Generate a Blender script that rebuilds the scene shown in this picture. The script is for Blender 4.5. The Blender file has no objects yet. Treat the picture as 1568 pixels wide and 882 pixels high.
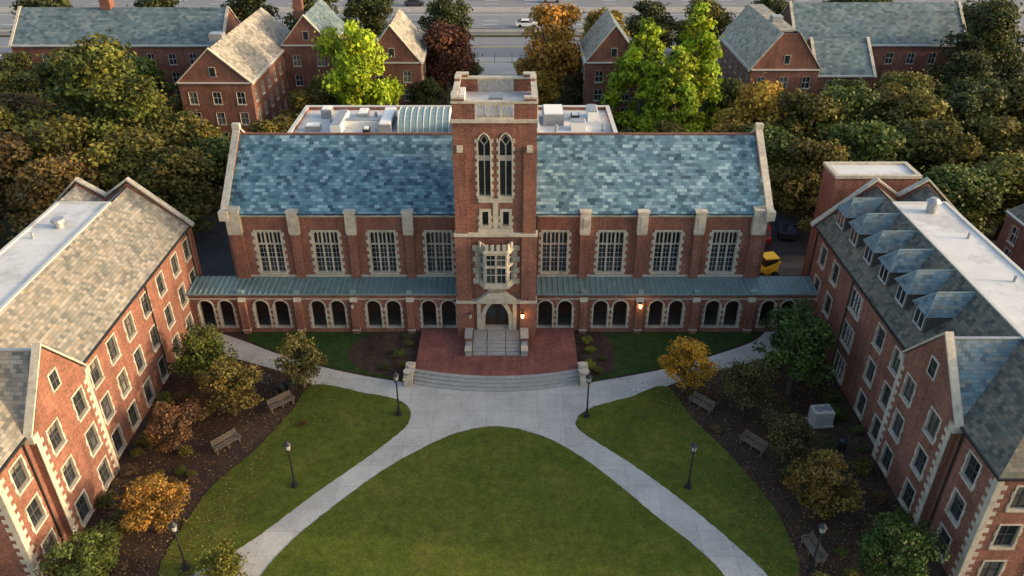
import bpy, math, random
import numpy as np
from mathutils import Vector
random.seed(7)
scene=bpy.context.scene
COL=scene.collection
# ------------------------------------------------------------------ materials
MATS={}
def newmat(name,rough=.8):
    m=bpy.data.materials.new(name);m.use_nodes=True
    nt=m.node_tree;b=nt.nodes['Principled BSDF'];b.inputs['Roughness'].default_value=rough
    b.inputs['Specular IOR Level'].default_value=.3
    MATS[name]=m
    return m,nt,b
def N(nt,t,**kw):
    n=nt.nodes.new(t)
    for k,v in kw.items(): setattr(n,k,v)
    return n
def L(nt,a,b): nt.links.new(a,b)
def c4(c): return (c[0],c[1],c[2],1)
def coords(nt,kind='Object'):
    return N(nt,'ShaderNodeTexCoord').outputs[kind]
def noise(nt,vec,scale,detail=4,rough=.6,dist=0):
    n=N(nt,'ShaderNodeTexNoise');n.inputs['Scale'].default_value=scale;n.inputs['Detail'].default_value=detail
    n.inputs['Roughness'].default_value=rough;n.inputs['Distortion'].default_value=dist
    L(nt,vec,n.inputs['Vector']);return n.outputs['Fac']
def ramp(nt,fac,stops,interp='LINEAR'):
    r=N(nt,'ShaderNodeValToRGB');r.color_ramp.interpolation=interp
    e=r.color_ramp.elements
    while len(e)<len(stops): e.new(.5)
    for i,(p,c) in enumerate(stops):
        e[i].position=p;e[i].color=c4(c) if not isinstance(c,(int,float)) else (c,c,c,1)
    L(nt,fac,r.inputs['Fac']);return r.outputs['Color']
def mixc(nt,fac,a,b,mode='MIX'):
    m=N(nt,'ShaderNodeMix',data_type='RGBA',blend_type=mode)
    for s,v in ((0,fac),(6,a),(7,b)):
        if hasattr(v,'type') and not isinstance(v,(tuple,float,int)): L(nt,v,m.inputs[s])
        else: m.inputs[s].default_value=c4(v) if isinstance(v,tuple) else v
    return m.outputs[2]
def math_(nt,op,a,b=0.0):
    m=N(nt,'ShaderNodeMath',operation=op)
    for i,v in enumerate((a,b)):
        if isinstance(v,(int,float)): m.inputs[i].default_value=v
        else: L(nt,v,m.inputs[i])
    return m.outputs[0]
def bump(nt,b,h,strength=.3,dist=.05):
    n=N(nt,'ShaderNodeBump');n.inputs['Strength'].default_value=strength;n.inputs['Distance'].default_value=dist
    L(nt,h,n.inputs['Height']);L(nt,n.outputs['Normal'],b.inputs['Normal'])

def brickmat(name,c1,c2,mort,bw=.24,bh=.085,ms=.012):
    m,nt,b=newmat(name,.85);uv=coords(nt,'UV')
    t=N(nt,'ShaderNodeTexBrick');L(nt,uv,t.inputs['Vector'])
    t.inputs['Color1'].default_value=c4(c1);t.inputs['Color2'].default_value=c4(c2);t.inputs['Mortar'].default_value=c4(mort)
    t.inputs['Scale'].default_value=1;t.inputs['Mortar Size'].default_value=ms;t.inputs['Mortar Smooth'].default_value=.3
    t.inputs['Brick Width'].default_value=bw;t.inputs['Row Height'].default_value=bh
    n1=noise(nt,uv,.5,6,.65);n2=noise(nt,uv,6,3,.6)
    # vertical weather streaks
    mp=N(nt,'ShaderNodeMapping');mp.inputs['Scale'].default_value=(2.2,.16,1);L(nt,uv,mp.inputs['Vector'])
    n3=noise(nt,mp.outputs[0],1,5,.7)
    col=mixc(nt,1.0,t.outputs['Color'],ramp(nt,n1,[(.25,.65),(.75,1.32)]),'MULTIPLY')
    col=mixc(nt,1.0,col,ramp(nt,n2,[(.3,.7),(.7,1.3)]),'MULTIPLY')
    col=mixc(nt,1.0,col,ramp(nt,n3,[(.32,.72),(.6,1.08)]),'MULTIPLY')
    L(nt,col,b.inputs['Base Color']);bump(nt,b,t.outputs['Fac'],-.2,.01)
brickmat('brick',(.255,.079,.047),(.14,.043,.030),(.23,.165,.13))
brickmat('brick_far',(.21,.072,.048),(.14,.045,.034),(.18,.13,.1))
brickmat('brick_paver',(.21,.066,.05),(.15,.047,.04),(.18,.11,.095),.3,.15,.012)

def slatemat(name,cols,w=.42,h=.3,wave=.5,stain=None,big=.2,lo=.18,hi=.82):
    m,nt,b=newmat(name,.65);uv=coords(nt,'UV')
    sp=N(nt,'ShaderNodeSeparateXYZ');L(nt,uv,sp.inputs[0])
    v=math_(nt,'DIVIDE',sp.outputs[1],h);row=math_(nt,'FLOOR',v)
    half=math_(nt,'MULTIPLY',row,.5)
    u=math_(nt,'ADD',math_(nt,'DIVIDE',sp.outputs[0],w),half);col=math_(nt,'FLOOR',u)
    cb=N(nt,'ShaderNodeCombineXYZ');L(nt,col,cb.inputs[0]);L(nt,row,cb.inputs[1])
    wn=N(nt,'ShaderNodeTexWhiteNoise',noise_dimensions='2D');L(nt,cb.outputs[0],wn.inputs['Vector'])
    nn=noise(nt,cb.outputs[0],.33,2,.5,.6)
    f=math_(nt,'ADD',math_(nt,'MULTIPLY',wn.outputs['Value'],1-wave),math_(nt,'MULTIPLY',nn,wave))
    k=len(cols)
    c=ramp(nt,f,[(lo+(hi-lo)*i/(k-1),cc) for i,cc in enumerate(cols)],'LINEAR')
    fr=math_(nt,'FRACT',v);ln=ramp(nt,fr,[(0.0,.5),(.16,1.0)])
    fu=math_(nt,'FRACT',u);lu=ramp(nt,fu,[(0.0,.65),(.07,1.0)])
    c=mixc(nt,1.0,c,ln,'MULTIPLY');c=mixc(nt,1.0,c,lu,'MULTIPLY')
    bg=noise(nt,uv,.25,5,.65)
    c=mixc(nt,1.0,c,ramp(nt,bg,[(.3,1-big),(.7,1+big)]),'MULTIPLY')
    if stain: c=mixc(nt,ramp(nt,noise(nt,uv,1.1,6,.75),[(.5,0.0),(.68,.8)]),c,stain)
    L(nt,c,b.inputs['Base Color']);bump(nt,b,fr,.5,.03)
slatemat('slate_blue',[(.028,.065,.095),(.07,.145,.195),(.12,.22,.275),(.25,.375,.43)],.42,.3,.6,None,.1,.25,.75)
slatemat('slate_old',[(.10,.105,.10),(.155,.155,.14),(.21,.20,.175),(.27,.25,.215)],.34,.25,.35,(.22,.175,.125))
slatemat('slate_moss',[(.045,.05,.042),(.08,.09,.075),(.12,.115,.09),(.17,.145,.11)],.34,.25,.4,(.15,.10,.065))
slatemat('slate_dormer',[(.05,.09,.12),(.09,.155,.2),(.12,.19,.235),(.19,.21,.2)],.34,.25,.4,(.15,.12,.09))
slatemat('slate_far',[(.05,.08,.095),(.085,.125,.14),(.12,.165,.18),(.18,.21,.21)],.6,.4,.5)
slatemat('slate_tan_and_lit',[(.16,.145,.12),(.24,.22,.18),(.31,.28,.23),(.38,.34,.28)],.5,.35,.4)  # tan slate; also stands for painted sunlight on some wing slopes

def simple(name,c,rough=.8,var=.25,scale=2.0,metal=0,bmp=.0,sp2=None):
    m,nt,b=newmat(name,rough);o=coords(nt);n1=noise(nt,o,scale,6,.7);n2=noise(nt,o,scale*.18,4,.6)
    col=mixc(nt,1.0,c,ramp(nt,n1,[(.25,1-var),(.75,1+var)]),'MULTIPLY')
    col=mixc(nt,1.0,col,ramp(nt,n2,[(.25,1-var*.6),(.75,1+var*.6)]),'MULTIPLY')
    if sp2: col=mixc(nt,ramp(nt,noise(nt,o,sp2[1],5,.7),[(sp2[2],0.0),(sp2[2]+.12,sp2[3])]),col,sp2[0])
    L(nt,col,b.inputs['Base Color']);b.inputs['Metallic'].default_value=metal
    if bmp: bump(nt,b,n1,bmp,.03)
simple('stone',(.43,.39,.32),.85,.3,3,bmp=.2,sp2=((.20,.18,.15),1.2,.54,.6))
simple('membrane',(.56,.55,.54),.7,.10,.8,sp2=((.36,.35,.34),.35,.5,.65))
simple('metal_roof',(.13,.20,.205),.5,.25,1.2,metal=.2)
simple('metal_seam',(.21,.29,.295),.5,.2,2,metal=.2)
simple('dark_metal',(.03,.032,.035),.45,.2,3,metal=.3)
simple('grey_metal',(.33,.34,.35),.45,.15,3,metal=.5)
simple('white_paint',(.72,.71,.68),.6,.08,4)
simple('frame_paint',(.50,.49,.45),.6,.1,4)
simple('frame_dark',(.07,.065,.06),.6,.1,4)
simple('wood',(.13,.105,.085),.8,.3,6,bmp=.2)
simple('door_wood',(.04,.024,.016),.6,.3,5)
simple('asphalt',(.055,.056,.06),.9,.2,1.5,sp2=((.09,.09,.09),.5,.55,.6))
simple('highway_mat',(.19,.195,.21),.9,.12,.4)
simple('barrier_mat',(.38,.37,.35),.9,.15,1)
simple('steps_stone',(.27,.27,.26),.85,.2,3)
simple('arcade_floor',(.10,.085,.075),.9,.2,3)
simple('arcade_shade',(.07,.04,.032),.9,.2,3)  # back wall and ceiling coloured dark to paint in the arcade's shade
simple('yellow_paint',(.75,.50,.03),.5,.1,3)
simple('red_paint',(.5,.03,.02),.4,.1,3)
simple('car_white',(.7,.7,.7),.3,.03,3)
simple('car_dark',(.05,.055,.07),.3,.03,3)
simple('car_silver',(.4,.41,.43),.3,.03,3,metal=.4)
simple('rubber',(.02,.02,.02),.9,.1,3)
simple('bark',(.09,.07,.055),.95,.3,8,bmp=.4)
def glassmat(name,c,rough,spec=.6):
    m,nt,b=newmat(name,rough);o=coords(nt)
    col=mixc(nt,1.0,c,ramp(nt,noise(nt,o,1.1,2,.5),[(.3,.5),(.7,1.6)]),'MULTIPLY')
    L(nt,col,b.inputs['Base Color']);b.inputs['Specular IOR Level'].default_value=spec
glassmat('glass',(.02,.026,.034),.14,.5)
glassmat('glass_blind',(.12,.11,.095),.25)
glassmat('glass_dusty',(.045,.05,.055),.25)
m,nt,b=newmat('lamp_glow');b.inputs['Emission Color'].default_value=(1,.5,.12,1);b.inputs['Emission Strength'].default_value=8
m,nt,b=newmat('lamp_glass',.3);b.inputs['Base Color'].default_value=(.35,.35,.34,1)

# concrete path with joints
m,nt,b=newmat('concrete_path_mat',.85);o=coords(nt)
t=N(nt,'ShaderNodeTexBrick',offset=0);L(nt,o,t.inputs['Vector'])
t.inputs['Color1'].default_value=(.385,.375,.35,1);t.inputs['Color2'].default_value=(.43,.42,.395,1);t.inputs['Mortar'].default_value=(.31,.30,.28,1)
t.inputs['Scale'].default_value=1;t.inputs['Mortar Size'].default_value=.02;t.inputs['Brick Width'].default_value=1.9;t.inputs['Row Height'].default_value=1.9
col=mixc(nt,1.0,t.outputs['Color'],ramp(nt,noise(nt,o,.35,6,.7),[(.3,.78),(.7,1.12)]),'MULTIPLY')
col=mixc(nt,1.0,col,ramp(nt,noise(nt,o,5,5,.7),[(.3,.86),(.7,1.1)]),'MULTIPLY')
col=mixc(nt,ramp(nt,noise(nt,o,1.6,5,.8),[(.58,0.0),(.75,.55)]),col,(.24,.22,.19))
L(nt,col,b.inputs['Base Color'])
def grassmat(name,a,bb,cc,bare=None):
    m,nt,b=newmat(name,.95);o=coords(nt)
    n1=noise(nt,o,.3,8,.74,.5);n2=noise(nt,o,9,5,.8);n3=noise(nt,o,1.6,6,.75)
    col=ramp(nt,n1,[(.3,a),(.52,bb),(.72,cc)])
    col=mixc(nt,1.0,col,ramp(nt,n2,[(.28,.45),(.72,1.55)]),'MULTIPLY')
    col=mixc(nt,1.0,col,ramp(nt,n3,[(.3,.68),(.7,1.32)]),'MULTIPLY')
    if bare: col=mixc(nt,ramp(nt,noise(nt,o,.9,7,.8,.3),[(.6,0.0),(.74,.6)]),col,bare)
    L(nt,col,b.inputs['Base Color']);bump(nt,b,n2,.5,.05);b.inputs['Specular IOR Level'].default_value=.1
grassmat('grass',(.050,.070,.011),(.075,.092,.014),(.118,.108,.024),(.13,.095,.035))
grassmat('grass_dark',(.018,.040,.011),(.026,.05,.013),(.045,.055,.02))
grassmat('mulch',(.030,.020,.016),(.050,.033,.026),(.085,.056,.04))
grassmat('far_ground',(.035,.04,.018),(.055,.055,.025),(.08,.065,.035))
def leafmat(name):
    m,nt,b=newmat(name,.6);oi=N(nt,'ShaderNodeObjectInfo')
    at=N(nt,'ShaderNodeAttribute',attribute_name='tone')
    k=ramp(nt,at.outputs['Fac'],[(0.0,.28),(.5,.95),(1.0,2.0)])
    c=mixc(nt,1.0,oi.outputs['Color'],k,'MULTIPLY')
    at2=N(nt,'ShaderNodeAttribute',attribute_name='hue')
    c=mixc(nt,ramp(nt,at2.outputs['Fac'],[(.6,0.0),(1.0,.6)]),c,mixc(nt,1.0,oi.outputs['Color'],(2.2,1.5,.7),'MULTIPLY'))
    L(nt,c,b.inputs['Base Color']);b.inputs['Specular IOR Level'].default_value=.2
    tr=N(nt,'ShaderNodeBsdfTranslucent');L(nt,c,tr.inputs['Color'])
    mx=N(nt,'ShaderNodeMixShader');mx.inputs[0].default_value=.25
    L(nt,b.outputs[0],mx.inputs[1]);L(nt,tr.outputs[0],mx.inputs[2])
    L(nt,mx.outputs[0],nt.nodes['Material Output'].inputs['Surface'])
leafmat('foliage')
m,nt,b=newmat('leaf_litter',.9);at=N(nt,'ShaderNodeAttribute',attribute_name='tone')
L(nt,ramp(nt,at.outputs['Fac'],[(0,(.07,.035,.018)),(.6,(.16,.085,.03)),(1,(.33,.23,.07))]),b.inputs['Base Color'])

# ------------------------------------------------------------------ mesh builder
class Fr:
    def __init__(s,ox,oy,tx,ty):
        l=math.hypot(tx,ty);s.o=(ox,oy);s.t=(tx/l,ty/l);s.n=(ty/l,-tx/l)
    def P(s,u,z,d=0): return (s.o[0]+s.t[0]*u+s.n[0]*d,s.o[1]+s.t[1]*u+s.n[1]*d,z)
class MB:
    def __init__(s,name): s.name=name;s.v=[];s.f=[];s.m=[];s.mats=[]
    def face(s,pts,mat):
        if mat not in s.mats: s.mats.append(mat)
        k=len(s.v);s.v.extend([tuple(p) for p in pts]);s.f.append(tuple(range(k,k+len(pts))));s.m.append(s.mats.index(mat))
    def hexa(s,a,b,mat):
        s.face(a[::-1],mat);s.face(b,mat)
        for i in range(4):
            j=(i+1)%4;s.face([a[i],a[j],b[j],b[i]],mat)
    def box(s,x0,x1,y0,y1,z0,z1,mat):
        a=[(x0,y0,z0),(x1,y0,z0),(x1,y1,z0),(x0,y1,z0)];s.hexa(a,[(p[0],p[1],z1) for p in a],mat)
    def fbox(s,fr,u0,u1,z0,z1,d0,d1,mat):
        a=[fr.P(u0,z0,d0),fr.P(u1,z0,d0),fr.P(u1,z0,d1),fr.P(u0,z0,d1)]
        s.hexa(a,[(p[0],p[1],z1) for p in a],mat)
    def extrude(s,pts,vec,mat,cap=None):
        q=[(p[0]+vec[0],p[1]+vec[1],p[2]+vec[2]) for p in pts];n=len(pts)
        s.face(pts[::-1],cap or mat);s.face(q,cap or mat)
        for i in range(n):
            j=(i+1)%n;s.face([pts[i],pts[j],q[j],q[i]],mat)
    def bar(s,p0,p1,side,up,mat):
        p0=Vector(p0);p1=Vector(p1);sd=Vector(side);up=Vector(up)
        s.hexa([p0-sd,p0+sd,p1+sd,p1-sd],[p0-sd+up,p0+sd+up,p1+sd+up,p1-sd+up],mat)
    def cyl(s,p0,p1,r0,r1,mat,n=8):
        p0=Vector(p0);p1=Vector(p1);ax=(p1-p0).normalized();q=ax.to_track_quat('Z','Y')
        x=q@Vector((1,0,0));y=q@Vector((0,1,0))
        A=[p0+(x*math.cos(i*2*math.pi/n)+y*math.sin(i*2*math.pi/n))*r0 for i in range(n)]
        B=[p1+(x*math.cos(i*2*math.pi/n)+y*math.sin(i*2*math.pi/n))*r1 for i in range(n)]
        for i in range(n):
            j=(i+1)%n;s.face([A[i],A[j],B[j],B[i]],mat)
        s.face(B,mat);s.face(A[::-1],mat)
    def obj(s,parent=None,loc=None,rot=0,scale=None):
        if not s.f: return None
        me=bpy.data.meshes.new(s.name);me.from_pydata(s.v,[],s.f)
        for m in s.mats: me.materials.append(MATS[m])
        me.polygons.foreach_set('material_index',s.m)
        uvl=me.uv_layers.new(name='UVMap');uv=np.zeros((len(s.v),2),np.float32)
        for f in s.f:
            P=[s.v[i] for i in f];nx=ny=nz=0
            for i in range(len(P)):
                a=P[i];b=P[(i+1)%len(P)]
                nx+=(a[1]-b[1])*(a[2]+b[2]);ny+=(a[2]-b[2])*(a[0]+b[0]);nz+=(a[0]-b[0])*(a[1]+b[1])
            l=math.sqrt(nx*nx+ny*ny+nz*nz) or 1;nx/=l;ny/=l;nz/=l
            h=math.hypot(nx,ny)
            if h<.02: t=(1,0,0);bb=(0,1,0)
            else:
                if nz<0: nx,ny,nz=-nx,-ny,-nz
                t=(-ny/h,nx/h,0);bb=(-nz*t[1],nz*t[0],nx*t[1]-ny*t[0])
            for i in f:
                p=s.v[i];uv[i]=(p[0]*t[0]+p[1]*t[1],p[0]*bb[0]+p[1]*bb[1]+p[2]*bb[2])
        uvl.data.foreach_set('uv',uv.ravel())
        me.update()
        ob=bpy.data.objects.new(s.name,me);COL.objects.link(ob)
        if parent: ob.parent=parent
        if loc: ob.location=loc
        ob.rotation_euler[2]=rot
        if scale: ob.scale=scale
        return ob
def empty(name):
    e=bpy.data.objects.new(name,None);e.empty_display_size=.5;COL.objects.link(e);return e
class Bld:
    def __init__(s,name,e=None,pre=''):
        s.e=e or empty(name);s.walls=MB(pre+'walls');s.trim=MB(pre+'stone_trim');s.roof=MB(pre+'roof');s.win=MB(pre+'windows');s.extra=MB(pre+'fittings')
    def done(s):
        for m in (s.walls,s.trim,s.roof,s.win,s.extra): m.obj(parent=s.e)
def outline(uc,zb,w,h,kind):
    u0,u1=uc-w/2,uc+w/2
    if kind=='rect': return [(u0,zb),(u0,zb+h),(u1,zb+h),(u1,zb)]
    pts=[(u0,zb)]
    if kind=='round':
        zs=zb+h-w/2
        for i in range(9):
            a=math.pi-math.pi*i/8;pts.append((uc+w/2*math.cos(a),zs+w/2*math.sin(a)))
    else:
        rise=.9*w;zs=zb+h-rise;R=(w*w/4+rise*rise)/w
        amax=math.asin(min(1,rise/R))
        L_=[(u0+R-R*math.cos(amax*i/5),zs+R*math.sin(amax*i/5)) for i in range(6)]
        pts+=L_+[(2*uc-p[0],p[1]) for p in L_[::-1][1:]]
    pts.append((u1,zb));return pts
def facade(B,fr,u0,u1,z0,z1,wins,mat='brick',depth=.2,trim='stone'):
    us={u0,u1};zs={z0,z1}
    for w in wins:
        us|={w['u']-w['w']/2,w['u']+w['w']/2};zs|={w['z'],w['z']+w['h']}
    us=sorted(us);zs=sorted(zs)
    for i in range(len(us)-1):
        for j in range(len(zs)-1):
            cu=(us[i]+us[i+1])/2;cz=(zs[j]+zs[j+1])/2
            if any(abs(cu-w['u'])<w['w']/2 and w['z']<cz<w['z']+w['h'] for w in wins): continue
            B.walls.face([fr.P(us[i],zs[j]),fr.P(us[i+1],zs[j]),fr.P(us[i+1],zs[j+1]),fr.P(us[i],zs[j+1])],mat)
    for w in wins:
        k=w.get('k','rect');st=w.get('s','sash');o=outline(w['u'],w['z'],w['w'],w['h'],k);top=w['z']+w['h']
        dp=w.get('d',depth);pr=.045;sw=w.get('sw',.15);tw=w.get('tw',.17)
        if k!='rect':
            for a,b in zip(o[1:-1],o[2:-1]):
                B.walls.face([fr.P(a[0],a[1]),fr.P(b[0],b[1]),fr.P(b[0],top),fr.P(a[0],top)],mat)
        q=[]
        for i,p in enumerate(o):
            if k=='rect':
                s_=-1 if i<2 else 1;q.append((p[0]+s_*sw,p[1]+(sw if i in(1,2) else 0)))
            else:
                if i==0: q.append((p[0]-sw,p[1]))
                elif i==len(o)-1: q.append((p[0]+sw,p[1]))
                else:
                    a=o[i-1];b=o[i+1];dx,dz=b[0]-a[0],b[1]-a[1];l=math.hypot(dx,dz)
                    if i==1: q.append((p[0]-sw,p[1]))
                    elif i==len(o)-2: q.append((p[0]+sw,p[1]))
                    else: q.append((p[0]-dz/l*sw,p[1]+dx/l*sw))
        for i in range(len(o)-1):
            a,b,qa,qb=o[i],o[i+1],q[i],q[i+1]
            B.trim.face([fr.P(*a,pr),fr.P(*qa,pr),fr.P(*qb,pr),fr.P(*b,pr)],trim)
            B.trim.face([fr.P(*qa,pr),fr.P(*qa,0),fr.P(*qb,0),fr.P(*qb,pr)],trim)
            B.trim.face([fr.P(*a,pr),fr.P(*b,pr),fr.P(*b,-dp),fr.P(*a,-dp)],trim)
        a,b=o[0],o[-1];B.trim.face([fr.P(*a,0),fr.P(*b,0),fr.P(*b,-dp),fr.P(*a,-dp)],trim)
        if w.get('sill',True): B.trim.fbox(fr,a[0]-sw-.05,b[0]+sw+.05,w['z']-.14,w['z']-.002,-.02,.1,trim)
        th=w.get('tooth',.3)
        if th:
            zt=top if k=='rect' else w['z']+w['h']-w['w']*.5
            z=w['z']+.05;n=0
            while z+th<zt+.15:
                if n%2==0:
                    B.trim.fbox(fr,a[0]-sw-tw,a[0]-sw,z,z+th,-.02,.038,trim)
                    B.trim.fbox(fr,b[0]+sw,b[0]+sw+tw,z,z+th,-.02,.038,trim)
                z+=th;n+=1
        if st=='open': continue
        g=random.choice(['glass','glass','glass','glass_dusty','glass_blind']) if st in('sash','bg') else 'glass'
        if st=='door': g='door_wood'
        B.win.face([fr.P(p[0],p[1],-dp) for p in o[::-1]],g)
        fm='frame_paint'
        W=w['w'];Hh=w['h'];ul,ur=w['u']-W/2,w['u']+W/2;zb=w['z']
        def vb(u,t,za,zb_,m=fm,pd=.06): B.win.fbox(fr,u-t/2,u+t/2,za,zb_,-dp+.002,-dp+pd,m)
        def hb(z,t,ua,ub,m=fm,pd=.055): B.win.fbox(fr,ua,ub,z-t/2,z+t/2,-dp+.002,-dp+pd,m)
        if st=='sash':
            if g=='glass' and random.random()<.45:
                hh=random.uniform(.2,.5)*Hh
                B.win.fbox(fr,ul+.05,ur-.05,top-hh,top-.05,-dp+.002,-dp+.012,'glass_blind')
            vb(ul+.035,.07,zb,top,'frame_dark');vb(ur-.035,.07,zb,top,'frame_dark');hb(zb+.04,.08,ul+.07,ur-.07,'frame_dark');hb(top-.04,.08,ul+.07,ur-.07,'frame_dark')
            nc=w.get('nc',1)
            for i in range(nc):
                vb(ul+W*(i+1)/(nc+1),.06 if nc==1 else .12,zb+.08,top-.08,'frame_paint' if nc>1 else 'frame_dark')
            hb(zb+Hh*.5,.07,ul+.07,ur-.07,'frame_dark',.065)
        elif st=='bg':
            vb(w['u'],w.get('mb',.08),zb,top);hb(zb+Hh*.5,.06,ul,ur)
        elif st=='hall':
            for i in (1,2): vb(ul+W*i/3,.13,zb,top,trim,.16)
            hb(zb+Hh*.68,.11,ul,ur,trim,.15)
            hb(zb+Hh*.34,.05,ul,ur,fm)
            for i in range(3):
                uc=ul+W*(i+.5)/3;vb(uc,.025,zb,zb+Hh*.68,fm,.03)
                vb(uc,.08,zb+Hh*.68,top,trim,.13)
                for sgn in(-1,1):
                    uu=uc+sgn*W/12
                    B.win.face([fr.P(uu-W/12,top,-dp+.1),fr.P(uu-W/12,top-.4,-dp+.1),fr.P(uu,top-.1,-dp+.1)],trim)
                    B.win.face([fr.P(uu+W/12,top,-dp+.1),fr.P(uu+W/12,top-.4,-dp+.1),fr.P(uu,top-.1,-dp+.1)],trim)
                    B.win.face([fr.P(uu-W/12,top,-dp+.1),fr.P(uu+W/12,top,-dp+.1),fr.P(uu,top-.1,-dp+.1)],trim)
            for kx in (1,2,4,5): hb(zb+Hh*.68*kx/6,.018,ul,ur,fm,.03)
        elif st=='lancet':
            zs=zb+Hh-W*.9
            vb(w['u'],.08,zb,zs-.2,trim,.14)
            hb(zb+Hh*.60,.4,ul,ur,trim,.1)
            for kx in range(2):
                p0=Vector(fr.P(w['u'],zs-.25,-dp+.06));p1=Vector(fr.P(w['u']+(-1 if kx==0 else 1)*W*.42,zs+.25,-dp+.06))
                B.win.bar(p0,p1,(fr.n[0]*.05,fr.n[1]*.05,0),(0,0,.12),trim)
                p1=Vector(fr.P(w['u'],top-.25,-dp+.06));p0=Vector(fr.P(w['u']+(-1 if kx==0 else 1)*W*.3,zs+.15,-dp+.06))
                B.win.bar(p0,p1,(fr.n[0]*.05,fr.n[1]*.05,0),(0,0,.1),trim)
            for kx in range(1,12): hb(zb+Hh*.58*kx/12,.02,ul,ur,'dark_metal',.03)
        elif st=='door':
            vb(w['u'],.06,zb,top-.7,'dark_metal');hb(zb+2.0,.1,ul,ur,'door_wood')
            for sg in(-1,1): B.win.fbox(fr,w['u']+sg*.42-.28,w['u']+sg*.42+.28,zb+.6,zb+1.8,-dp+.002,-dp+.03,'glass')
def quoins(B,fr,u,sg,z0,z1,trim='stone'):
    z=z0;n=0
    while z+.32<z1:
        w=.58 if n%2==0 else .32
        a,b=(u-.022,u+w) if sg>0 else (u-w,u+.022)
        B.trim.fbox(fr,a,b,z,z+.31,-.02,.035+.004*(n%2),trim);z+=.315;n+=1
# ------------------------------------------------------------------ main hall + tower
CX=-1.25
H=Bld('brick_library_hall')
fr=Fr(0,58.3,1,0)
for (a,b,sg) in ((-23.1,-4.2,-1),(1.7,20.6,1)):
    ws=[dict(u=CX+sg*o,z=4.5,w=2.0,h=3.85,s='hall',d=.32,sw=.16,tooth=.34) for o in (4.8,9.45,14.1,18.8)]
    facade(H,fr,a,b,4.05,9.95,ws)
    H.walls.fbox(fr,a,b,.4,4.04,-.2,-.01,'arcade_shade')
    for o in (7.2,11.85,16.5): 
        u=CX+sg*o
        H.walls.fbox(fr,u-.36,u+.36,4.0,8.35,-.02,.3,'brick')
        H.trim.fbox(fr,u-.43,u+.43,8.35,10.2,-.6,.42,'stone')
        H.trim.fbox(fr,u-.49,u+.49,10.2,10.35,-.65,.48,'stone')
        H.trim.fbox(fr,u-.39,u+.39,8.2,8.35,-.02,.35,'stone')
        H.trim.fbox(fr,u-.15,u+.15,8.7,9.8,.42,.46,'stone')
    u=CX+sg*21.3
    H.walls.fbox(fr,u-.5,u+.5,4.0,8.3,-.3,.3,'brick')
    H.trim.fbox(fr,u-.55,u+.55,8.3,10.5,-.9,.5,'stone')
    H.trim.fbox(fr,a,b,9.72,9.95,-.02,.12,'stone')
    H.extra.fbox(fr,a,b,9.95,10.08,-.05,.3,'dark_metal')
    H.trim.fbox(fr,a,b,4.12,4.3,-.02,.07,'stone')
    H.roof.face([(a,57.95,9.98),(b,57.95,9.98),(b,64.15,14.6),(a,64.15,14.6)],'slate_blue')
    H.roof.face([(a,70.3,9.98),(b,70.3,9.98),(b,64.15,14.6),(a,64.15,14.6)],'slate_blue')
    H.roof.bar((a,64.15,14.55),(b,64.15,14.55),(0,.11,0),(0,0,.12),'brick')
    H.walls.box(a,b,70.0,70.2,.4,9.9,'brick')
    for o in (2.95,): H.extra.cyl((CX+sg*(o+.35),58.1,4.2),(CX+sg*(o+.35),58.1,9.9),.07,.07,'dark_metal',6)
for x in (-23.35,20.45):
    H.walls.extrude([(x,58.32,0),(x,70.1,0),(x,70.1,10.1),(x,64.15,14.8),(x,58.32,10.1)],(.5,0,0),'brick')
    for y in (57.7,70.6): H.trim.bar((x+.25,y,10.15),(x+.25,64.15,15.0),(.28,0,0),(0,0,.2),'stone')
    H.trim.box(x-.1,x+.6,57.45,58.0,9.7,10.5,'stone')
    H.trim.box(x-.06,x+.56,63.9,64.4,15.0,15.5,'stone')
T0,T1,TY,TD=-4.3,1.8,55.0,6.2
ft=Fr(0,TY,1,0)
ws=[dict(u=CX-.79,z=13.0,w=.88,h=4.95,k='point',s='lancet',d=.35,sw=.11,tooth=.3,tw=.12),dict(u=CX+.79,z=13.0,w=.88,h=4.95,k='point',s='lancet',d=.35,sw=.11,tooth=.3,tw=.12),
    dict(u=CX-.79,z=10.55,w=.46,h=1.2,s='plain',d=.3,sw=.22,tooth=.26,tw=.12),dict(u=CX+.79,z=10.55,w=.46,h=1.2,s='plain',d=.3,sw=.22,tooth=.26,tw=.12),
    dict(u=CX,z=.95,w=1.95,h=2.8,k='point',s='door',d=.7,sw=.33,tooth=0,sill=False)]
facade(H,ft,T0,T1,0,18.9,ws)
H.walls.box(T0,T0+.01,TY,TY+TD,0,18.9,'brick');H.walls.box(T1-.01,T1,TY,TY+TD,0,18.9,'brick');H.walls.box(T0,T1,TY+TD-.01,TY+TD,9,18.9,'brick')
for sg in(-1,1):
    uo=CX+sg*3.05
    for z0,z1,d,w,ex in ((0,3.75,.42,1.15,.2),(3.95,9.7,.32,1.05,.13),(9.98,16.9,.22,.95,.04)):
        a,b=(uo-ex,uo+w) if sg<0 else (uo-w,uo+ex)
        H.walls.fbox(ft,a,b,z0,z1,-.9,d,'brick')
        H.trim.bar(ft.P((a+b)/2,z1,d/2-.2),ft.P((a+b)/2,z1+.2,-.05),(abs(b-a)/2+.03,0,0),(0,0,.08),'stone')
    H.trim.fbox(ft,uo-sg*.5-.22,uo-sg*.5+.22,16.6,17.1,.1,.28,'stone')
for z,hh,pd in ((3.75,.2,.47),(9.75,.22,.37),(18.8,.24,.2)):
    H.trim.box(T0-pd*.5,T1+pd*.5,TY-pd,TY+.4,z,z+hh,'stone')
    if z>10: H.trim.box(T0-.12,T1+.12,TY+.4,TY+TD+.12,z+.003,z+hh-.003,'stone')
H.trim.fbox(ft,CX-1.3,CX+1.3,12.5,12.84,-.02,.06,'stone')
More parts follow.
